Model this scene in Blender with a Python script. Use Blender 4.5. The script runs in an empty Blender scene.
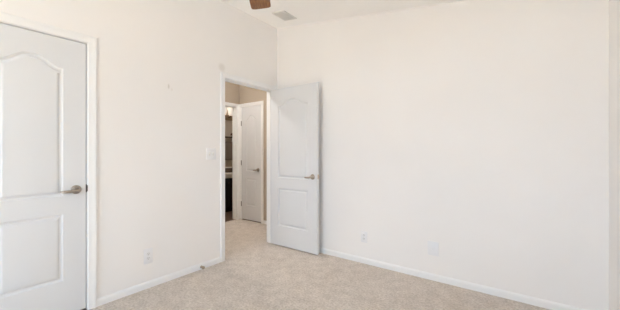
import bpy, bmesh, math, random
from mathutils import Vector, Matrix

S = bpy.context.scene
COL = S.collection
random.seed(4)

# ------------------------------------------------------------------ camera, sky, exposure
CAM = (2.70514, -2.90646, 1.20142)
cd = bpy.data.cameras.new('camera')
cd.sensor_fit = 'HORIZONTAL'; cd.sensor_width = 36.0
cd.lens = 288.97 / 620 * 36.0
cd.shift_y = (153.74 - 155.0) / 620.0
cd.clip_start = 0.02
cam = bpy.data.objects.new('camera', cd); COL.objects.link(cam)
cam.location = CAM
cam.rotation_euler = (math.pi / 2, 0, 0.636578)
S.camera = cam

S.view_settings.view_transform = 'Standard'
S.view_settings.look = 'None'
S.view_settings.gamma = 1.0
S.view_settings.use_curve_mapping = False
S.view_settings.exposure = -0.11
S.cycles.max_bounces = 16
S.cycles.diffuse_bounces = 14
S.cycles.transparent_max_bounces = 12
S.cycles.sample_clamp_indirect = 0.0
S.cycles.caustics_reflective = False
S.cycles.caustics_refractive = False

SKY_STRENGTH = 8.73
SKY_COLOUR = (0.573, 0.758, 1.0)
FAN_LAMP = 0.0
SUN = 17.3
HALL_FILL = 105.0
VANITY_LAMP = .5
BATH_FILL = 60.0

wd = bpy.data.worlds.new('overcast_sky'); S.world = wd; wd.use_nodes = True
bgn = wd.node_tree.nodes['Background']
bgn.inputs['Color'].default_value = (*SKY_COLOUR, 1)
bgn.inputs['Strength'].default_value = SKY_STRENGTH

sl = bpy.data.lights.new('sun', 'SUN'); sl.energy = SUN; sl.angle = math.radians(.6); sl.color = (1, .71, .295)
so_ = bpy.data.objects.new('sun', sl); COL.objects.link(so_)
so_.location = (2.5, -12, 12); so_.rotation_euler = Vector((-.10, .60, -.82)).to_track_quat('-Z', 'Y').to_euler()

# room size (metres): the left wall is x=0, the far wall is y=0
RX, RY = 3.192, -5.0            # right wall, rear wall
CZ, CS = 2.907, 0.146            # ceiling height at the left wall, fall per metre
HX, HY, HZ = -1.52, 0.61, 2.80   # hall: end wall, side wall, ceiling
BX = -2.75                       # bathroom far wall
WT = 0.11
DH = 2.045                       # top of a door leaf
def cz(x): return CZ - CS * x

WIN_B = (0.40, 2.80, 0.60, 2.10)       # rear wall window (x0,x1,z0,z1)
def portal(name, loc, rot, sx, sy):
    l = bpy.data.lights.new(name, 'AREA'); l.shape = 'RECTANGLE'; l.size = sx; l.size_y = sy
    l.cycles.is_portal = True
    o = bpy.data.objects.new(name, l); COL.objects.link(o); o.location = loc; o.rotation_euler = rot
portal('window_portal_rear', ((WIN_B[0] + WIN_B[1]) / 2, RY - WT - .02, 1.35), (math.pi / 2, 0, 0), 2.4, 1.5)

# ------------------------------------------------------------------ materials
def mat(name, col, rough=.5, metal=0.0, spec=.5):
    m = bpy.data.materials.new(name); m.use_nodes = True
    b = m.node_tree.nodes['Principled BSDF']
    b.inputs['Base Color'].default_value = (*col, 1)
    b.inputs['Roughness'].default_value = rough
    b.inputs['Metallic'].default_value = metal
    b.inputs['Specular IOR Level'].default_value = spec
    return m
def nodes(m):
    t = m.node_tree
    return t, t.nodes, t.links, t.nodes['Principled BSDF']
def noise(t, scale, detail=3, rough=.5, src='Object', mscale=None):
    tc = t.nodes.new('ShaderNodeTexCoord'); n = t.nodes.new('ShaderNodeTexNoise')
    n.inputs['Scale'].default_value = scale; n.inputs['Detail'].default_value = detail
    n.inputs['Roughness'].default_value = rough
    if mscale:
        mp = t.nodes.new('ShaderNodeMapping'); mp.inputs['Scale'].default_value = mscale
        t.links.new(tc.outputs[src], mp.inputs['Vector']); t.links.new(mp.outputs['Vector'], n.inputs['Vector'])
    else:
        t.links.new(tc.outputs[src], n.inputs['Vector'])
    return n
def ramp(t, fac, stops):
    r = t.nodes.new('ShaderNodeValToRGB')
    e = r.color_ramp.elements
    while len(e) > 1: e.remove(e[-1])
    e[0].position, e[0].color = stops[0][0], (*stops[0][1], 1)
    for p, c in stops[1:]:
        k = e.new(p); k.color = (*c, 1)
    t.links.new(fac, r.inputs['Fac'])
    return r
def bump(t, h, strength, dist):
    b = t.nodes.new('ShaderNodeBump'); b.inputs['Strength'].default_value = strength; b.inputs['Distance'].default_value = dist
    t.links.new(h, b.inputs['Height'])
    t.links.new(b.outputs['Normal'], t.nodes['Principled BSDF'].inputs['Normal'])

def paint(name, col, spots=()):
    """orange-peel wall paint; spots = scuffs with a place of their own (centre, radius, colour, softness)"""
    m = mat(name, col, .75, 0, .25)
    t, N, L, b = nodes(m)
    n = noise(t, 160, 2); bump(t, n.outputs['Fac'], .12, .002)
    big = noise(t, 1.3, 2)
    r = ramp(t, big.outputs['Fac'], [(.3, tuple(c * .985 for c in col)), (.7, tuple(min(1, c * 1.01) for c in col))])
    out = r.outputs['Color']
    for (c, rad, colr, amt, sc) in spots:
        tc = N.new('ShaderNodeTexCoord')
        mp = N.new('ShaderNodeMapping'); mp.vector_type = 'POINT'
        mp.inputs['Location'].default_value = [-a * s for a, s in zip(c, sc)]
        mp.inputs['Scale'].default_value = sc
        L.new(tc.outputs['Object'], mp.inputs['Vector'])
        ln = N.new('ShaderNodeVectorMath'); ln.operation = 'LENGTH'; L.new(mp.outputs['Vector'], ln.inputs[0])
        mr = N.new('ShaderNodeMapRange'); mr.interpolation_type = 'SMOOTHSTEP'
        mr.inputs['From Min'].default_value = rad * .3; mr.inputs['From Max'].default_value = rad
        mr.inputs['To Min'].default_value = amt; mr.inputs['To Max'].default_value = 0
        L.new(ln.outputs['Value'], mr.inputs['Value'])
        mx = N.new('ShaderNodeMix'); mx.data_type = 'RGBA'
        L.new(mr.outputs['Result'], mx.inputs[0]); L.new(out, mx.inputs[6]); mx.inputs[7].default_value = (*colr, 1)
        out = mx.outputs[2]
    L.new(out, b.inputs['Base Color'])
    return m

WALLC = (.885, .872, .860)
M_wall = paint('wall_paint', WALLC)
M_wall_left = paint('wall_paint_left', WALLC, spots=[
    ((0, -.90, 2.165), .062, (.55, .52, .47), .30, (1, 1, 1)),
    ((0, -1.500, 1.84), .012, (.38, .34, .30), .35, (1, 1, .35)),
    ((0, -1.47, 1.815), .012, (.6, .5, .42), .2, (1, 1, .6))])
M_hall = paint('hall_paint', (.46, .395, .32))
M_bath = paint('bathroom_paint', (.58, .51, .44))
M_ceil = paint('ceiling_paint', (.97, .964, .955))
M_white = mat('white_semigloss', (.745, .76, .775), .38, 0, .45)
t_, _, _, _ = nodes(M_white); bump(t_, noise(t_, 90, 2).outputs['Fac'], .05, .001)
M_trim = mat('white_trim', (.87, .875, .875), .4, 0, .45)
t_, _, _, _ = nodes(M_trim); bump(t_, noise(t_, 70, 2).outputs['Fac'], .05, .001)
M_plastic = mat('white_plastic', (.83, .84, .86), .35)
M_slotgrey = mat('receptacle_slot', (.22, .22, .22), .7)
M_slot = mat('dark_slot', (.05, .05, .05), .7)
M_toggle = mat('toggle_plastic', (.74, .74, .73), .35)
M_recept = mat('receptacle_plastic', (.78, .79, .80), .35)
M_nickel = mat('satin_nickel', (.42, .37, .32), .28, 1.0)
M_hinge = mat('aged_nickel', (.17, .16, .145), .45, 1.0)
t_, _, _, _ = nodes(M_nickel); bump(t_, noise(t_, 300, 2, .5, 'Object', (1, 1, 8)).outputs['Fac'], .05, .0005)
M_brass = mat('dull_brass', (.60, .49, .41), .4, 1.0)
M_rubber = mat('taupe_rubber', (.34, .30, .23), .7)
M_vent = mat('vent_enamel', (.74, .73, .71), .5)
M_ventback = mat('vent_back_metal', (.70, .69, .68), .6)  # pale grey sheet behind the vent slats
M_bronze = mat('dark_bronze', (.12, .075, .05), .45, .7)
M_copper = mat('brushed_bronze', (.32, .23, .15), .5, .4)
M_black = mat('black_cabinet', (.012, .010, .010), .45)
M_counter = mat('cream_laminate', (.62, .56, .48), .4)
t_, N_, L_, b_ = nodes(M_counter)
L_.new(ramp(t_, noise(t_, 60, 4).outputs['Fac'], [(.35, (.52, .46, .38)), (.65, (.68, .62, .54))]).outputs['Color'], b_.inputs['Base Color'])
M_towel = mat('taupe_towel', (.22, .18, .15), .95)
t_, _, _, _ = nodes(M_towel); bump(t_, noise(t_, 220, 2).outputs['Fac'], .6, .004)
M_whitecloth = mat('white_towel', (.75, .72, .67), .95)
t_, _, _, _ = nodes(M_whitecloth); bump(t_, noise(t_, 220, 2).outputs['Fac'], .6, .004)
M_darkwood = mat('dark_shelf_wood', (.06, .038, .025), .5)
M_basket = mat('dark_wicker', (.10, .068, .045), .75)
t_, N_, L_, b_ = nodes(M_basket)
w_ = N_.new('ShaderNodeTexWave'); w_.inputs['Scale'].default_value = 30; w_.bands_direction = 'Z'; w_.inputs['Distortion'].default_value = 4
tc_ = N_.new('ShaderNodeTexCoord'); L_.new(tc_.outputs['Object'], w_.inputs['Vector']); bump(t_, w_.outputs['Fac'], .7, .006)
M_vinyl = mat('brown_vinyl', (.13, .08, .055), .45)
t_, N_, L_, b_ = nodes(M_vinyl)
L_.new(ramp(t_, noise(t_, 4, 4, .6, 'Object', (1, 9, 1)).outputs['Fac'], [(.3, (.09, .05, .033)), (.7, (.19, .12, .085))]).outputs['Color'], b_.inputs['Base Color'])
M_ground = mat('outdoor_ground', (.30, .27, .22), .95)
t_, N_, L_, b_ = nodes(M_ground)
L_.new(ramp(t_, noise(t_, 2, 5).outputs['Fac'], [(.3, (.55, .54, .51)), (.7, (.68, .66, .63))]).outputs['Color'], b_.inputs['Base Color'])

# carpet: cut pile, flecked beige
M_carpet = mat('beige_carpet', (.45, .36, .29), .95, 0, .1)
t_, N_, L_, b_ = nodes(M_carpet)
n1 = noise(t_, 55, 5, .75); n2 = noise(t_, 9, 3, .6); n3 = noise(t_, 1.6, 2)
r1 = ramp(t_, n1.outputs['Fac'], [(.30, (.47, .40, .34)), (.5, (.73, .66, .59)), (.70, (.90, .84, .78))])
r2 = ramp(t_, n2.outputs['Fac'], [(.32, (.84, .83, .82)), (.66, (1, 1, 1))])
r3 = ramp(t_, n3.outputs['Fac'], [(.3, (.95, .945, .94)), (.7, (1, 1, 1))])
mx = N_.new('ShaderNodeMix'); mx.data_type = 'RGBA'; mx.blend_type = 'MULTIPLY'; mx.inputs[0].default_value = 1
L_.new(r1.outputs['Color'], mx.inputs[6]); L_.new(r2.outputs['Color'], mx.inputs[7])
mx2 = N_.new('ShaderNodeMix'); mx2.data_type = 'RGBA'; mx2.blend_type = 'MULTIPLY'; mx2.inputs[0].default_value = 1
L_.new(mx.outputs[2], mx2.inputs[6]); L_.new(r3.outputs['Color'], mx2.inputs[7])
L_.new(mx2.outputs[2], b_.inputs['Base Color'])
b_.inputs['Sheen Weight'].default_value = .15
nb = noise(t_, 110, 4, .75); bump(t_, nb.outputs['Fac'], .8, .012)

# fan blade wood: grain runs along local X
M_wood = mat('walnut_blade', (.2, .1, .05), .42)
t_, N_, L_, b_ = nodes(M_wood)
ng = noise(t_, 9, 5, .6, 'Object', (1.2, 14, 1))
L_.new(ramp(t_, ng.outputs['Fac'], [(.28, (.17, .064, .020)), (.5, (.26, .105, .033)), (.68, (.40, .175, .045))]).outputs['Color'], b_.inputs['Base Color'])

def emitter(name, col, strength):
    m = bpy.data.materials.new(name); m.use_nodes = True
    b = m.node_tree.nodes['Principled BSDF']
    b.inputs['Base Color'].default_value = (.85, .82, .78, 1); b.inputs['Roughness'].default_value = .4
    b.inputs['Emission Color'].default_value = (*col, 1); b.inputs['Emission Strength'].default_value = strength
    return m
M_fanglass = emitter('lit_fan_bowl', (1, .83, .64), FAN_LAMP)
M_hallfill = emitter('hall_fill_glow', (1, .96, .91), HALL_FILL)
M_bathfill = emitter('bathroom_fill_glow', (1, .96, .90), BATH_FILL)
M_vanglass = emitter('lit_vanity_glass', (1, .86, .70), VANITY_LAMP)

M_glass = bpy.data.materials.new('window_glass'); M_glass.use_nodes = True
t_ = M_glass.node_tree; t_.nodes.clear()
o_ = t_.nodes.new('ShaderNodeOutputMaterial'); tr = t_.nodes.new('ShaderNodeBsdfTransparent'); gl = t_.nodes.new('ShaderNodeBsdfGlossy')
gl.inputs['Roughness'].default_value = .02; tr.inputs['Color'].default_value = (.96, .97, .97, 1)
mxs = t_.nodes.new('ShaderNodeMixShader'); mxs.inputs[0].default_value = .05
t_.links.new(tr.outputs[0], mxs.inputs[1]); t_.links.new(gl.outputs[0], mxs.inputs[2]); t_.links.new(mxs.outputs[0], o_.inputs[0])

# ------------------------------------------------------------------ mesh helpers
def obj(name, bm, m, parent=None, smooth=None):
    me = bpy.data.meshes.new(name)
    bmesh.ops.recalc_face_normals(bm, faces=bm.faces[:])
    if smooth is not None:
        for f in bm.faces: f.smooth = True
        for e in bm.edges:
            if len(e.link_faces) == 2 and e.calc_face_angle(0) > math.radians(smooth): e.smooth = False
    bm.to_mesh(me); bm.free()
    me.materials.append(m)
    o = bpy.data.objects.new(name, me); COL.objects.link(o)
    if parent: o.parent = parent
    return o
def tag(o, label, cat, kind=None, group=None):
    o['label'] = label; o['category'] = cat
    if kind: o['kind'] = kind
    if group: o['group'] = group
    return o
def thing(name, label, cat, loc, rotz=0, group=None):
    o = bpy.data.objects.new(name, None); COL.objects.link(o)
    o.empty_display_size = .05
    o.location = loc; o.rotation_euler = (0, 0, rotz)
    return tag(o, label, cat, None, group)
def box(bm, x0, x1, y0, y1, z0, z1, bev=0, seg=2):
    b = bmesh.new()
    r = bmesh.ops.create_cube(b, size=1)
    for v in b.verts:
        v.co = Vector(((x0 + x1) / 2 + v.co.x * (x1 - x0), (y0 + y1) / 2 + v.co.y * (y1 - y0), (z0 + z1) / 2 + v.co.z * (z1 - z0)))
    if bev: bmesh.ops.bevel(b, geom=b.edges[:], offset=bev, segments=seg, profile=.5, affect='EDGES')
    return merge(bm, b)
def merge(bm, b, M=None):
    mp = {}
    for v in b.verts: mp[v] = bm.verts.new(M @ v.co if M else v.co)
    for f in b.faces:
        try: bm.faces.new([mp[v] for v in f.verts])
        except ValueError: pass
    b.free(); return bm
def boxo(name, m, parent, x0, x1, y0, y1, z0, z1, bev=0):
    return obj(name, box(bmesh.new(), x0, x1, y0, y1, z0, z1, bev), m, parent, 35 if bev else None)
def lathe(bm, prof, M=None, n=32):
    """revolve (radius, z) around local z; closed at radius 0 ends"""
    M = M or Matrix()
    rings = []
    for r, z in prof:
        if r < 1e-6: rings.append([bm.verts.new(M @ Vector((0, 0, z)))])
        else: rings.append([bm.verts.new(M @ Vector((r * math.cos(2 * math.pi * k / n), r * math.sin(2 * math.pi * k / n), z))) for k in range(n)])
    for a, b in zip(rings, rings[1:]):
        for k in range(n):
            k2 = (k + 1) % n
            if len(a) == 1 and len(b) == 1: continue
            if len(a) == 1: bm.faces.new((a[0], b[k], b[k2]))
            elif len(b) == 1: bm.faces.new((a[k], a[k2], b[0]))
            else: bm.faces.new((a[k], a[k2], b[k2], b[k]))
    return bm
def tube(bm, pts, radii, n=14, flat=1.0):
    """tapered tube through points; flat squashes it across its second axis"""
    pts = [Vector(p) for p in pts]; rings = []
    up = Vector((0, 0, 1))
    for i, p in enumerate(pts):
        d = (pts[min(i + 1, len(pts) - 1)] - pts[max(i - 1, 0)]).normalized()
        a = d.cross(up)
        a = a.normalized() if a.length > 1e-4 else Vector((1, 0, 0))
        b = a.cross(d)
        rings.append([bm.verts.new(p + a * radii[i] * flat * math.cos(2 * math.pi * k / n) + b * radii[i] * math.sin(2 * math.pi * k / n)) for k in range(n)])
    for A, B in zip(rings, rings[1:]):
        for k in range(n): bm.faces.new((A[k], A[(k + 1) % n], B[(k + 1) % n], B[k]))
    bm.faces.new(rings[0][::-1]); bm.faces.new(rings[-1])
    return bm
def slab(outer, holes, fn, w0, w1):
    """polygon (s,z) with holes, given thickness from w0 to w1; fn(s,w,z) -> world"""
    bm = bmesh.new()
    for w in (w0, w1):
        es = []
        for loop in [outer] + holes:
            vs = [bm.verts.new(fn(s, w, z)) for s, z in loop]
            es += [bm.edges.new((vs[i], vs[(i + 1) % len(vs)])) for i in range(len(vs))]
        if holes: bmesh.ops.triangle_fill(bm, use_beauty=True, edges=es)
        else: bmesh.ops.contextual_create(bm, geom=es)
    bm.verts.ensure_lookup_table()
    n = len(bm.verts) // 2; k = 0
    for loop in [outer] + holes:
        m_ = len(loop)
        for i in range(m_):
            a, b = k + i, k + (i + 1) % m_
            bm.faces.new((bm.verts[a], bm.verts[b], bm.verts[n + b], bm.verts[n + a]))
        k += m_
    return bm
AX = lambda s, w, z: (w, s, z)      # wall in a plane of constant x
AY = lambda s, w, z: (s, w, z)      # wall in a plane of constant y
def rect(a, b, c, d): return [(a, c), (b, c), (b, d), (a, d)]
def ushape(prof, s0, s1, H, fn, z0=0.0):
    """door trim: closed profile of (outward from opening, across the wall) swept up, over and down with mitres"""
    bm = bmesh.new(); rows = []
    for u, w in prof:
        rows.append([bm.verts.new(fn(s0 - u, w, z0)), bm.verts.new(fn(s0 - u, w, H + u)), bm.verts.new(fn(s1 + u, w, H + u)), bm.verts.new(fn(s1 + u, w, z0))])
    n = len(rows)
    for i in range(n):
        a, b = rows[i], rows[(i + 1) % n]
        for k in range(3): bm.faces.new((a[k], b[k], b[k + 1], a[k + 1]))
    bm.faces.new([r[0] for r in rows]); bm.faces.new([r[3] for r in rows][::-1])
    return bm
def casing_prof(w, d):        # w = wall face, d = +1/-1 direction out of the wall
    return [(.004, w), (.004, w + .009 * d), (.008, w + .011 * d), (.030, w + .013 * d), (.044, w + .017 * d), (.056, w + .017 * d), (.060, w + .014 * d), (.060, w)]
def jamb_prof(a, b, s):       # lining from depth a to b, door stop between the depths in s
    return [(0, a), (0, s[0]), (-.011, s[0]), (-.011, s[1]), (0, s[1]), (0, b), (.018, b), (.018, a)]
def run(prof, p0, p1):
    """baseboard: profile of (out of the wall, height) from p0 to p1; out of the wall is to the left of the way p0->p1"""
    bm = bmesh.new(); p0 = Vector((*p0, 0)); p1 = Vector((*p1, 0))
    d = (p1 - p0).normalized(); nrm = Vector((-d.y, d.x, 0))
    A = [bm.verts.new(p0 + nrm * u + Vector((0, 0, z))) for u, z in prof]
    B = [bm.verts.new(p1 + nrm * u + Vector((0, 0, z))) for u, z in prof]
    n = len(A)
    for i in range(n): bm.faces.new((A[i], A[(i + 1) % n], B[(i + 1) % n], B[i]))
    bm.faces.new(A[::-1]); bm.faces.new(B)
    return bm
BASE = [(0, 0), (.012, 0), (.012, .040), (.010, .050), (.006, .056), (.003, .060), (0, .060)]

# ------------------------------------------------------------------ setting: floor, walls, ceiling
HY0 = -1.60                       # near end of the hall
D1 = (-2.757, -2.1375)             # closet door opening on the left wall
D2 = (-0.860, -0.087)             # doorway into the hall
D3 = (-1.462, -0.946)             # hall door (x range) in the wall y=HY
D4 = (-0.23, 0.542)               # bathroom doorway (y range) in the wall x=HX
OH = DH + .006
g = .018

fl = bmesh.new()
pts = [(0, RY), (RX, RY), (RX, 0), (0, 0), (0, D2[1] + g), (-WT, D2[1] + g), (-WT, HY), (HX, HY), (HX, HY0), (-WT, HY0), (-WT, D2[0] - g), (0, D2[0] - g)]
top = [fl.verts.new((x, y, 0)) for x, y in pts]; bot = [fl.verts.new((x, y, -.03)) for x, y in pts]
fl.faces.new(top); fl.faces.new(bot[::-1])
for i in range(len(pts)): fl.faces.new((top[i], bot[i], bot[(i + 1) % len(pts)], top[(i + 1) % len(pts)]))
bmesh.ops.triangulate(fl, faces=[f for f in fl.faces if len(f.verts) > 4])
tag(obj('floor', fl, M_carpet), 'beige flecked cut-pile carpet across the bedroom and hall', 'floor', 'structure')
tag(boxo('floor_bathroom', M_vinyl, None, BX - .02, HX, -.7, 1.9, -.04, -.004), 'brown vinyl bathroom floor beyond the hall doorway', 'floor', 'structure')
tag(boxo('floor_subfloor', M_vinyl, None, BX - .1, RX + .1, RY - .1, 1.95, -.12, -.045), 'floor deck under the carpet and the bathroom floor', 'floor', 'structure')
tag(boxo('ground', M_ground, None, -40, 40, -40, 40, -.75, -.6), 'bare tan ground outside the house', 'ground', 'structure')

zt = CZ + .06
wl = slab([(RY - WT, 0), (D1[0] - g, 0), (D1[0] - g, OH + g), (D1[1] + g, OH + g), (D1[1] + g, 0), (D2[0] - g, 0), (D2[0] - g, OH + g), (D2[1] + g, OH + g), (D2[1] + g, 0), (HY + WT, 0), (HY + WT, zt), (RY - WT, zt)],
          [], AX, -WT, 0)
tag(obj('wall_left', wl, M_wall_left), 'pale cream left wall holding the closet door and the hall doorway', 'wall', 'structure')
wb = slab([(0, 0), (RX + WT, 0), (RX + WT, cz(RX + WT) + .02), (0, cz(0) + .02)], [], AY, 0, WT)
tag(obj('wall_back', wb, M_wall), 'broad bare pale cream wall behind the open door', 'wall', 'structure')
wr = slab([(RY - WT, 0), (0, 0), (0, cz(RX) + .02), (RY - WT, cz(RX) + .02)], [], AX, RX, RX + WT)
tag(obj('wall_right', wr, M_wall), 'cream wall strip at the right edge of the photo', 'wall', 'structure')
wn = slab([(0, 0), (RX, 0), (RX, cz(RX) + .02), (0, cz(0) + .02)], [rect(*WIN_B)], AY, RY - WT, RY)
tag(obj('wall_rear', wn, M_wall), 'cream wall with a wide window, facing the broad back wall', 'wall', 'structure')
cl = bmesh.new()
v = [cl.verts.new((x, y, cz(x) + dz)) for dz in (0, .06) for x, y in ((0, RY - WT), (RX + WT, RY - WT), (RX + WT, WT), (0, WT))]
for f in ((0, 1, 2, 3), (4, 5, 6, 7), (0, 1, 5, 4), (1, 2, 6, 5), (2, 3, 7, 6), (3, 0, 4, 7)): cl.faces.new([v[i] for i in f])
tag(obj('ceiling', cl, M_ceil), 'sloping off-white bedroom ceiling', 'ceiling', 'structure')
# hall and bathroom shell
tag(boxo('ceiling_hall', M_ceil, None, BX - WT, -WT, HY0 - WT, 2.0, HZ, HZ + .05), 'flat ceiling over the hall and bathroom', 'ceiling', 'structure')
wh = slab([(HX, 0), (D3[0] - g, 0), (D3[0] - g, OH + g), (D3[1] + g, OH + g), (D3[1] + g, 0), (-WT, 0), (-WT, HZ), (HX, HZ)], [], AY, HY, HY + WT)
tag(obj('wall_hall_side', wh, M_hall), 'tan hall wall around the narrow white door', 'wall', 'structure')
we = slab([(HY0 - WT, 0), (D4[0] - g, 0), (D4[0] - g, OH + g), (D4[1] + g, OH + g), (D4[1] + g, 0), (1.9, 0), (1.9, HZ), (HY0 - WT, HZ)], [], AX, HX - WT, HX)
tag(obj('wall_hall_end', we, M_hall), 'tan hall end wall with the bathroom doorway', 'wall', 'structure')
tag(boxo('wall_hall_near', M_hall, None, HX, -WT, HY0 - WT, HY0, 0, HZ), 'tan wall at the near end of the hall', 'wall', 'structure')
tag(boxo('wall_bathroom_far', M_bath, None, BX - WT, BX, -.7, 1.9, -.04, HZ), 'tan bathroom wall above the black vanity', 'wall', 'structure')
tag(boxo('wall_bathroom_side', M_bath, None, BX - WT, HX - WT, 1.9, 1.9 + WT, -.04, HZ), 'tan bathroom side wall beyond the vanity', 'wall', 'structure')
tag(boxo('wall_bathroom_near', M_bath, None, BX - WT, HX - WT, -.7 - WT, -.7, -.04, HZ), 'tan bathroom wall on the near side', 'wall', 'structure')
# unseen boxes behind both shut doors; added walls and lids keep light out
tag(boxo('wall_hall_light_block', M_hall, None, D3[0] - .1, D3[1] + .1, HY + .45, HY + .5, 0, HZ), 'unseen wall added behind the narrow hall door to block light', 'wall', 'structure')  # added to stop light leaking under the hall door
for sx in (D3[0] - .1, D3[1] + .07):
    tag(boxo('wall_hall_light_block_side', M_hall, None, sx, sx + .03, HY + WT, HY + .45, 0, HZ), 'unseen side wall added behind the narrow hall door to block light', 'wall', 'structure')
for sy in (-3.23, HY0 - WT - .03):
    tag(boxo('wall_closet_light_block', M_wall, None, -.80, -WT, sy, sy + .03, 0, CZ), 'side wall added to keep light out of the closet behind the left door', 'wall', 'structure')  # added to close the closet and darken the door gap
tag(boxo('ceiling_closet_light_block', M_ceil, None, -.80, -WT, -3.23, HY0 - WT, CZ, CZ + .03), 'ceiling added to keep light out of the closet behind the left door', 'ceiling', 'structure')
tag(boxo('ceiling_hall_light_block', M_ceil, None, D3[0] - .1, D3[1] + .1, HY, HY + .5, HZ, HZ + .03), 'unseen ceiling added behind the hall door to block light', 'ceiling', 'structure')
tag(boxo('wall_closet', M_wall, None, -.80, -.75, -3.2, -1.72, 0, CZ), 'closet back wall behind the left door', 'wall', 'structure')

# baseboards
def bb(name, p0, p1, label):
    tag(obj(name, run(BASE, p0, p1), M_trim), label, 'baseboard', 'structure')
e = .0605
bb('baseboard_left', (0, D2[0] - e), (0, D1[1] + e), 'white baseboard on the left wall between the two doors')
bb('baseboard_left_near', (0, D1[0] - e), (0, RY + .012), 'white baseboard on the left wall before the closet door')
bb('baseboard_back', (RX - .012, 0), (0, 0), 'white baseboard along the broad back wall')
bb('baseboard_right', (RX, RY), (RX, 0), 'white baseboard along the right wall')
bb('baseboard_rear', (.0, RY), (RX - .012, RY), 'white baseboard along the rear wall')
bb('baseboard_hall', (-WT - .0, HY), (D3[1] + e, HY), 'white baseboard to the right of the hall door')
bb('baseboard_hall_end', (HX, D4[0] - e), (HX, HY0), 'white baseboard on the hall end wall')
bb('baseboard_hall_inner', (-WT, HY0), (-WT, D2[0] - e), 'white baseboard on the hall side of the left wall')

# ------------------------------------------------------------------ door trim
def trim(n, prof, s0, s1, fn, label, m=M_trim, z0=0):
    o = obj('trim_%d' % n, ushape(prof, s0, s1, OH, fn, z0), m)
    return tag(o, label, 'door trim', 'structure')
trim(1, casing_prof(0, 1), *D1, AX, 'white casing around the closet door on the left wall')
j1 = trim(2, jamb_prof(-WT, 0, (-.060, -.041)), *D1, AX, 'white door frame the left closet door shuts into')
trim(3, casing_prof(0, 1), D2[0], D2[1] - .0, AX, 'white casing around the open doorway')
j2 = trim(4, jamb_prof(-WT, 0, (-.080, -.040)), *D2, AX, 'white frame lining the open doorway')
trim(5, casing_prof(-WT, -1), *D2, AX, 'white casing around the doorway on its hall side')
trim(6, casing_prof(HY, -1), D3[0] + .0, D3[1], AY, 'white casing around the narrow hall door')
trim(7, jamb_prof(HY, HY + WT, (HY + .040, HY + .065)), *D3, AY, 'white frame the hall door shuts into')
trim(8, casing_prof(HX, 1), *D4, AX, 'white casing around the bathroom doorway')
trim(9, jamb_prof(HX - WT, HX, (HX - .075, HX - .045)), *D4, AX, 'white frame lining the bathroom doorway')

# ------------------------------------------------------------------ doors
def panel_loop(x0, x1, z0, z1, arch, n=28):
    """outline of a door panel, counter-clockwise; arch = rise of the bell-shaped top"""
    L = [(x0, z0), (x1, z0)]
    if arch == 0: return L + [(x1, z1), (x0, z1)]
    c, a = (x0 + x1) / 2, (x1 - x0) / 2
    for k in range(n + 1):
        u = 1 - 2 * k / n
        uu = min(1, abs(u) / .90) ** 1.28
        L.append((c + a * u, z1 + arch * math.cos(uu * math.pi / 2) ** 2))
    return L
def offset(loop, d):
    out = []; n = len(loop)
    for i in range(n):
        p0, p, p1 = (Vector(loop[(i + k) % n]) for k in (-1, 0, 1))
        a = (p - p0).normalized(); b = (p1 - p).normalized()
        na, nb_ = Vector((-a.y, a.x)), Vector((-b.y, b.x))
        m_ = na + nb_
        m_ = m_ / max(m_.length_squared, .3) * 2
        out.append(tuple(p + m_ * d))
    return out
RINGS = [(0, 0), (.003, -.003), (.008, -.0095), (.014, -.012), (.020, -.0115), (.029, -.0045), (.036, -.0014), (.040, -.0010)]
def door_leaf(W, H, t, stile):
    """moulded two-panel door, arched top panel; hinge edge at x=0, thickness along y"""
    bm = bmesh.new()
    loops = [panel_loop(stile, W - stile, .253, .742, 0), panel_loop(stile, W - stile, .875, 1.812, .070)]
    outer_rows = []
    for sgn in (-1, 1):
        ov = [bm.verts.new((x, sgn * t / 2, z)) for x, z in ((0, 0), (W, 0), (W, H), (0, H))]
        outer_rows.append(ov)
        es = [bm.edges.new((ov[i], ov[(i + 1) % 4])) for i in range(4)]
        for lp in loops:
            prev = None
            for d, h in RINGS:
                vs = [bm.verts.new((x, sgn * (t / 2 + h), z)) for x, z in offset(lp, d)]
                if prev is None: es += [bm.edges.new((vs[i], vs[(i + 1) % len(vs)])) for i in range(len(vs))]
                else:
                    for i in range(len(vs)):
                        k = (i + 1) % len(vs)
                        bm.faces.new((prev[i], prev[k], vs[k], vs[i]))
                prev = vs
            bm.faces.new(prev)
        bmesh.ops.triangle_fill(bm, use_beauty=True, edges=es)
    A, B = outer_rows
    for i in range(4):
        k = (i + 1) % 4
        bm.faces.new((A[i], A[k], B[k], B[i]))
    return bm
def handle(parent, x, z, side, t, way):
    """lever set on a leaf: side = -1/+1 face along local y, way = -1/+1 direction the lever points along local x"""
    y0 = side * t / 2
    R = Matrix.Translation((x, y0, z)) @ Matrix.Rotation(-side * math.pi / 2, 4, 'X')
    b = lathe(bmesh.new(), [(0, 0), (.032, 0), (.033, .003), (.0325, .006), (.029, .009), (.020, .011), (.013, .013), (.0125, .045), (0, .045)], R)
    h = obj('door_handle', b, M_nickel, parent, 40)
    yl = y0 + side * .047
    pts, rad = [], []
    for k in range(13):
        q = k / 12
        pts.append((x + way * (-.012 + q * .112), yl + side * (.004 * math.sin(q * math.pi)) - side * .014 * max(0, q - .75) / .25, z - .004 * math.sin(q * math.pi) - .007 * q))
        rad.append((.013 - .004 * q) if 0 < k < 12 else .006)
    obj('lever', tube(bmesh.new(), pts, rad, 14, .75), M_nickel, h, 60)
    return h
def hinge_set(parent, x, y, zs, plates):
    for z in zs:
        b = bmesh.new()
        lathe(b, [(0, -.046), (.0042, -.044), (.0062, -.042), (.0062, .042), (.0042, .044), (0, .046)], Matrix.Translation((x, y, z)), 14)
        h = obj('hinge', b, M_hinge, parent, 40)
        for p in plates: boxo('hinge_plate', M_hinge, h, p[0], p[1], p[2], p[3], z - .044, z + .044)
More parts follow.
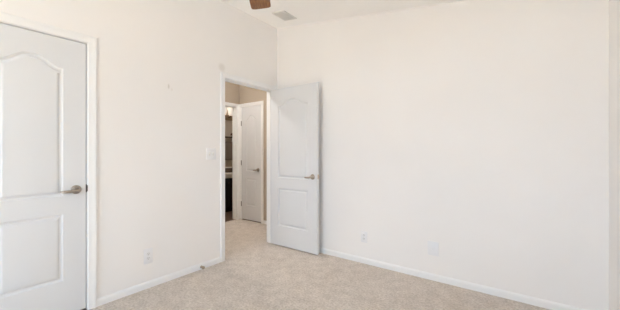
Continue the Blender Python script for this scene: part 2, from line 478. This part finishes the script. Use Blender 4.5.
def door(n, W, t, stile, loc, rotz, label):
    o = obj('door_%d' % n, door_leaf(W, DH - .015, t, stile), M_white, None, 28)
    o.location = (*loc, .015); o.rotation_euler = (0, 0, rotz)
    return tag(o, label, 'door', 'structure')
T = .035
# door_1: shut closet door in the left wall, hinges at its far left (local x runs +y)
d1 = door(1, .610, T, .135, (-.0055 - T / 2, D1[0] + .003), math.pi / 2, 'shut white two-panel arched door at the left edge of the photo')
handle(d1, .610 - .060, .917, -1, T, -1); handle(d1, .610 - .060, .921, 1, T, -1)
hinge_set(d1, -.002, -T / 2 - .006, (.23, 1.02, 1.80), [])
# door_2: open door against the back wall, hinged on the doorway (local x runs +x)
d2 = door(2, .762, T, .140, (-.004, -.128 + T / 2), 0, 'open white two-panel arched door standing against the back wall')
handle(d2, .762 - .066, .912, -1, T, -1); handle(d2, .762 - .066, .912, 1, T, -1)
boxo('latch_plate', M_brass, d2, .762, .7632, -.0125, .0125, .885, .940)
boxo('latch_bolt', M_brass, d2, .763, .772, -.007, .007, .904, .921)
jy = D2[1] - (-.128 + T / 2)
hinge_set(d2, -.004, T / 2 + .003, (.21, 1.0, 1.80), [(-.030, .004, jy - .0012, jy + .0005), (-.0008, .0006, -.014, T / 2)])
# door_3: narrow door in the hall, hinged on its left
d3 = door(3, .510, T, .125, (D3[0] + .003, HY + .004 + T / 2), 0, 'narrow shut white door seen through the doorway in the hall')
handle(d3, .510 - .072, .905, -1, T, -1); handle(d3, .510 - .072, .905, 1, T, -1)
hinge_set(d3, -.002, -T / 2 - .006, (.27, 1.02, 1.74), [])
boxo('strike_plate', M_hinge, j1, -.034, -.001, D1[1] - .0012, D1[1] + .0005, .905, .965)
boxo('strike_lip', M_hinge, j1, -.002, .006, D1[1] + .000, D1[1] + .010, .912, .958, .001)
boxo('strike_plate', M_nickel, j2, -.034, -.001, D2[0] - .0005, D2[0] + .0012, .905, .965)

# ------------------------------------------------------------------ windows (outside the frame; they light the room)
def window(n, a, b, c, d, fn, w0, w1, label, inside):
    bm = bmesh.new()
    f = .045
    fr = slab(rect(a, b, c, d), [rect(a + f, b - f, c + f, d - f)], fn, w0, w1)
    o = tag(obj('window_%d' % n, fr, M_trim), label, 'window', 'structure')
    m = (a + b) / 2; wm = (w0 + w1) / 2
    def bx(name, mt, s0, s1, q0, q1, z0, z1):
        p, q = fn(s0, q0, z0), fn(s1, q1, z1)
        return boxo(name, mt, o, min(p[0], q[0]), max(p[0], q[0]), min(p[1], q[1]), max(p[1], q[1]), z0, z1)
    bx('mullion', M_trim, m - .02, m + .02, wm - .02, wm + .02, c + f, d - f)
    for s0, s1 in ((a + f, m - .02), (m + .02, b - f)): bx('window_pane', M_glass, s0, s1, wm - .003, wm + .003, c + f, d - f)
    si = bx('window_sill', M_trim, a - .03, b + .03, min(inside, w0), max(inside, w1), c - .02, c)
    return o
window(1, *WIN_B, AY, RY - .08, RY - .03, 'wide white slider window facing the broad back wall', RY + .03)

# ------------------------------------------------------------------ ceiling fan
FX, FY, FZ = 1.62, -1.95, 2.235
fan = thing('ceiling_fan', 'brown wooden blade of a ceiling fan hanging from the bedroom ceiling', 'ceiling fan', (FX, FY, FZ))
top_ = cz(FX) - FZ
obj('canopy', lathe(bmesh.new(), [(0, top_ - .09), (.03, top_ - .09), (.055, top_ - .07), (.07, top_ - .03), (.072, top_ + .004), (0, top_ + .004)]), M_bronze, fan, 40)
obj('downrod', lathe(bmesh.new(), [(0, .14), (.012, .14), (.012, top_ - .085), (0, top_ - .085)]), M_bronze, fan, 40)
obj('motor_housing', lathe(bmesh.new(), [(0, .145), (.03, .145), (.05, .13), (.10, .115), (.115, .09), (.115, .03), (.10, .01), (.06, -.005), (.06, -.05), (0, -.05)]), M_bronze, fan, 40)
obj('light_fitter', lathe(bmesh.new(), [(0, -.04), (.05, -.04), (.055, -.055), (.04, -.085), (.012, -.10), (0, -.102)]), M_bronze, fan, 40)
for k in range(4):
    a = math.pi / 4 + k * math.pi / 2 + .3
    ca, sa = math.cos(a), math.sin(a)
    arm = obj('light_arm', tube(bmesh.new(), [(.03 * ca, .03 * sa, -.065), (.08 * ca, .08 * sa, -.075), (.105 * ca, .105 * sa, -.085), (.118 * ca, .118 * sa, -.092)], [.008, .008, .012, .018], 12), M_bronze, fan, 50)
    G_ = Matrix.Translation((.15 * ca, .15 * sa, -.105))
    obj('glass_globe', lathe(bmesh.new(), [(.052 * math.sin(math.pi * j / 14), -.052 * math.cos(math.pi * j / 14)) for j in range(15)], G_, 24), M_fanglass, arm, 60)
BL0 = math.radians(130.2)
def blade():
    b = bmesh.new(); r0, r1 = .145, .640
    outline = []
    n = 10
    def hw(q): return .050 + .0185 * min(1, q * 1.25)
    for k in range(9):
        q = k / 8 * .93; outline.append((r0 + (r1 - r0) * q, -hw(q)))
    w = hw(1)
    for k in range(1, n):                                # rounded tip
        a = -math.pi / 2 + math.pi * k / n
        outline.append((r1 - .035 + .035 * math.copysign(abs(math.cos(a)) ** .55, math.cos(a)), w * math.copysign(abs(math.sin(a)) ** .45, math.sin(a))))
    for k in range(8, -1, -1):
        q = k / 8 * .93; outline.append((r0 + (r1 - r0) * q, hw(q)))
    A = [b.verts.new((x, y, .004)) for x, y in outline]; B = [b.verts.new((x, y, -.004)) for x, y in outline]
    b.faces.new(A); b.faces.new(B[::-1])
    for i in range(len(A)): b.faces.new((A[i], B[i], B[(i + 1) % len(A)], A[(i + 1) % len(A)]))
    return b
bl_me = None
for k in range(5):
    a = BL0 + k * 2 * math.pi / 5
    if k == 0:
        bl = obj('fan_blade', blade(), M_wood, fan)
        ib = box(bmesh.new(), .085, .20, -.016, .016, .004, .009, .002)
        box(ib, .16, .215, -.04, .04, .004, .008, .002)
        ir = obj('blade_iron', ib, M_bronze, bl, 40)
    else:
        b2 = bl.copy(); COL.objects.link(b2); b2.parent = fan
        i2 = ir.copy(); COL.objects.link(i2); i2.parent = b2
        i2.location = (0, 0, 0)
        bl_k = b2
    (bl if k == 0 else bl_k).rotation_euler = (math.radians(-9), 0, a)

# ------------------------------------------------------------------ ceiling vent
vx, vy = .42, -.325
tilt = math.atan(CS)
vent = thing('ceiling_vent', 'pale louvred air vent in the sloping ceiling beside the fan blade', 'ceiling vent', (vx, vy, cz(vx)))
vent.rotation_euler = (0, tilt, 0)
fb = bmesh.new()
hw_, hl_ = .096, .118
fb = slab(rect(-hw_, hw_, -hl_, hl_), [rect(-hw_ + .022, hw_ - .022, -hl_ + .022, hl_ - .022)], lambda s, w, z: (s, z, w), -.010, 0)
obj('vent_frame', fb, M_vent, vent)
boxo('vent_throat', M_ventback, vent, -hw_ + .02, hw_ - .02, -hl_ + .02, hl_ - .02, -.001, .0005)
for k in range(9):
    x = -hw_ + .03 + k * (2 * hw_ - .06) / 8
    b = box(bmesh.new(), -.011, .011, -hl_ + .02, hl_ - .02, -.0008, .0008)
    o = obj('vent_slat', b, M_vent, vent); o.location = (x, 0, -.007); o.rotation_euler = (0, math.radians(10), 0)

# ------------------------------------------------------------------ wall plates
def screw(parent, x, z, y):
    R = Matrix.Translation((x, y, z)) @ Matrix.Rotation(math.pi / 2, 4, 'X')
    obj('screw', lathe(bmesh.new(), [(0, 0), (.0035, 0), (.003, .0012), (0, .0014)], R, 12), M_plastic, parent, 40)
def plate(parent, w, h): return boxo('cover_plate', M_plastic, parent, -w / 2, w / 2, -.006, 0, -h / 2, h / 2, .0025)
def outlet(label, loc, rz, w, h, group):
    t = thing('wall_outlet', label, 'outlet', loc, rz, group)
    plate(t, w, h)
    for s in (-1, 1):
        c = s * .0195
        R = Matrix.Translation((0, -.006, c)) @ Matrix.Rotation(math.pi / 2, 4, 'X') @ Matrix.Diagonal((1, .84, 1, 1))
        r = obj('receptacle', lathe(bmesh.new(), [(0, 0), (.0172, 0), (.0168, .002), (0, .002)], R, 28), M_recept, t, 40)
        for q in (-.0063, .0063): boxo('slot', M_slotgrey, r, q - .0012, q + .0012, -.0084, -.0078, c - .002 + .002, c + .0075)
        boxo('ground_hole', M_slotgrey, r, -.0022, .0022, -.0084, -.0078, c - .0095, c - .005)
    screw(t, 0, 0, -.006)
    return t
G = 'white duplex outlets low on the walls'
outlet('white duplex outlet low on the left wall beside the closet door', (0, -1.687, .286), math.pi / 2, .076, .135, G)
outlet('white duplex outlet low on the back wall nearest the open door', (1.297, 0, .289), 0, .076, .122, G)
ph = thing('cable_plate', 'larger white cover plate low on the back wall, right of the outlet', 'wall plate', (2.013, 0, .300))
plate(ph, .100, .132)
R = Matrix.Translation((0, -.006, .0)) @ Matrix.Rotation(math.pi / 2, 4, 'X')
obj('coax_jack', lathe(bmesh.new(), [(0, 0), (.0065, 0), (.0065, .003), (.0045, .003), (.0045, .009), (.002, .009), (0, .006)], R, 16), M_recept, ph, 40)
screw(ph, 0, .045, -.006); screw(ph, 0, -.045, -.006)
sw = thing('light_switch', 'white double toggle light switch on the left wall beside the doorway', 'light switch', (0, -1.039, 1.200), math.pi / 2)
plate(sw, .120, .122)
for x in (-.023, .023):
    boxo('switch_bezel', M_toggle, sw, x - .0085, x + .0085, -.0075, -.005, -.018, .018, .001)
    b = box(bmesh.new(), -.0045, .0045, -.013, 0, -.007, .007, .002)
    o = obj('toggle', b, M_toggle, sw, 40); o.location = (x, -.006, .003); o.rotation_euler = (math.radians(-28), 0, 0)
    screw(sw, x, .030, -.006); screw(sw, x, -.030, -.006)

# ------------------------------------------------------------------ door stop at the baseboard
ds = thing('door_stop', 'small taupe door stop on the left wall baseboard near the doorway', 'door stop', (.012, -1.163, .026), math.pi / 2)
R = Matrix.Rotation(math.pi / 2, 4, 'X')
obj('base_plate', lathe(bmesh.new(), [(0, 0), (.014, 0), (.014, .003), (.006, .006), (0, .006)], R, 20), M_nickel, ds, 40)
obj('post', lathe(bmesh.new(), [(0, .005), (.0055, .005), (.0055, .03), (0, .03)], R, 16), M_nickel, ds, 40)
obj('rubber_tip', lathe(bmesh.new(), [(0, .024), (.013, .024), (.015, .028), (.015, .042), (.011, .047), (0, .048)], R, 20), M_rubber, ds, 40)

# ------------------------------------------------------------------ added hall fill light and bathroom
hl = thing('hall_fill_light', 'unseen fill lamp added on the hall ceiling to brighten the hall', 'fill light', (-.85, -.65, HZ))  # unseen lamp added to brighten the hall
obj('fill_base', lathe(bmesh.new(), [(0, 0), (.14, 0), (.14, -.02), (0, -.02)]), M_bronze, hl, 40)
obj('fill_dome', lathe(bmesh.new(), [(0, -.02), (.13, -.02), (.125, -.05), (.09, -.085), (.04, -.1), (0, -.102)]), M_hallfill, hl, 60)

bl_ = thing('bathroom_fill_light', 'unseen fill lamp added on the bathroom ceiling to brighten the room', 'fill light', (-2.12, .55, HZ))  # unseen lamp added to lift the dim bathroom
obj('fill_base', lathe(bmesh.new(), [(0, 0), (.14, 0), (.14, -.02), (0, -.02)]), M_bronze, bl_, 40)
obj('fill_dome', lathe(bmesh.new(), [(0, -.02), (.13, -.02), (.125, -.05), (.09, -.085), (.04, -.1), (0, -.102)]), M_bathfill, bl_, 60)
van = thing('bathroom_vanity', 'black bathroom vanity with cream counter seen through the far doorway', 'vanity', (BX + .004, .45, 0))
VW, VD = 1.40, .55
boxo('cabinet_body', M_black, van, .0, VD, 0, VW, .085, .695, .003)
boxo('toe_kick', M_black, van, .0, VD - .06, .02, VW - .02, -.004, .085)
for k in range(3):
    y0 = .02 + k * (VW - .04) / 3; y1 = y0 + (VW - .04) / 3 - .012
    dd = boxo('cabinet_door', M_black, van, VD, VD + .018, y0, y1, .11, .68, .004)
    R = Matrix.Translation((VD + .018, y1 - .035, .60)) @ Matrix.Rotation(math.pi / 2, 4, 'Y')
    obj('knob', lathe(bmesh.new(), [(0, 0), (.006, 0), (.006, .012), (.013, .016), (.013, .022), (0, .026)], R, 16), M_bronze, dd, 40)
boxo('countertop', M_counter, van, .0, VD + .035, -.015, VW + .0, .697, .795, .01)

bk = thing('wicker_basket', 'dark brown wicker basket on the bathroom counter', 'basket', (BX + .27, 1.12, .795))
obj('basket_body', lathe(bmesh.new(), [(0, 0), (.085, 0), (.10, .04), (.105, .09), (.108, .098), (.100, .10), (.093, .09), (.088, .05), (0, .02)], Matrix.Diagonal((.8, 1, 1, 1))), M_basket, bk, 50)
tw = tag(obj('rolled_cloth', tube(bmesh.new(), [(0, -.072, 0), (0, -.068, 0), (0, .0, 0), (0, .068, 0), (0, .072, 0)], [.03, .036, .037, .036, .03], 20), M_whitecloth, None, 50),
         'small pale rolled cloth in the basket on the bathroom counter', 'washcloth')
tw.location = (BX + .27, 1.12, .795 + .078)

sh = thing('wall_shelf', 'thin dark shelf on the bathroom wall above the towel', 'shelf', (BX, 1.30, 1.575))
boxo('shelf_board', M_darkwood, sh, 0, .11, -.30, .30, -.012, .014, .003)
for y in (-.22, .22): boxo('shelf_bracket', M_darkwood, sh, 0, .08, y - .01, y + .01, -.05, -.012, .003)
orn = thing('bird_ornament', 'small dark ornament standing on the bathroom wall shelf', 'ornament', (BX + .055, 1.385, 1.589))
obj('ornament_base', lathe(bmesh.new(), [(0, 0), (.028, 0), (.028, .008), (.008, .012), (.006, .045), (0, .045)], None, 18), M_bronze, orn, 40)
ob = bmesh.new(); tube(ob, [(0, -.045, .040), (0, -.035, .045), (0, -.005, .062), (0, .03, .09), (0, .052, .125), (0, .06, .138)], [.004, .018, .030, .021, .010, .003], 14)
obj('ornament_body', ob, M_bronze, orn, 60)

bar = thing('towel_bar', 'dark towel bar on the bathroom wall under the shelf', 'towel bar', (BX, 1.30, 1.455))
obj('bar', tube(bmesh.new(), [(.06, -.32, 0), (.06, .32, 0)], [.008, .008], 14), M_bronze, bar, 60)
for y in (-.315, .315): obj('bar_post', tube(bmesh.new(), [(0, y, 0), (.008, y, 0), (.0081, y, 0), (.066, y, 0)], [.02, .02, .009, .009], 14), M_bronze, bar, 40)
# towel folded over the bar
tb = bmesh.new(); prof = []
for k in range(9):
    q = k / 8; prof.append((.076 + .004 * math.sin(q * 5), -.40 + q * .40))
for k in range(1, 8):
    a_ = math.pi * k / 8; prof.append((.06 + .016 * math.cos(a_), .015 * math.sin(a_)))
for k in range(9):
    q = 1 - k / 8; prof.append((.044 - .002 * math.sin(q * 5), -.36 + q * .36))
rows = []
for k in range(15):
    y = -.25 + .5 * k / 14
    rows.append([tb.verts.new((x + .004 * math.sin(k * 1.1) * (1 if i < 9 else .3), y, z)) for i, (x, z) in enumerate(prof)])
for A_, B_ in zip(rows, rows[1:]):
    for i in range(len(prof) - 1): tb.faces.new((A_[i], A_[i + 1], B_[i + 1], B_[i]))
tw2 = tag(obj('bath_towel', tb, M_towel, None, 60), 'taupe towel hanging over the dark bar in the bathroom', 'towel')
tw2.location = (BX, 1.30, 1.455)
so = tw2.modifiers.new('thickness', 'SOLIDIFY'); so.thickness = .006; so.offset = 0

vl = thing('vanity_light', 'bronze wall light with white glass shades high on the bathroom wall', 'wall light', (BX, 1.30, 2.03))
boxo('back_plate', M_copper, vl, 0, .025, -.26, .26, -.06, .05, .006)
for y in (-.18, .0, .18):
    arm = obj('lamp_arm', tube(bmesh.new(), [(.02, y, 0), (.07, y, -.005), (.10, y, .01), (.105, y, .04)], [.009, .009, .009, .014], 12), M_bronze, vl, 50)
    obj('glass_shade', lathe(bmesh.new(), [(0, .035), (.03, .035), (.048, .06), (.058, .11), (.072, .19), (.080, .215), (.074, .215), (.05, .11), (.03, .05), (0, .045)], Matrix.Translation((.105, y, 0)), 24), M_vanglass, vl, 60)
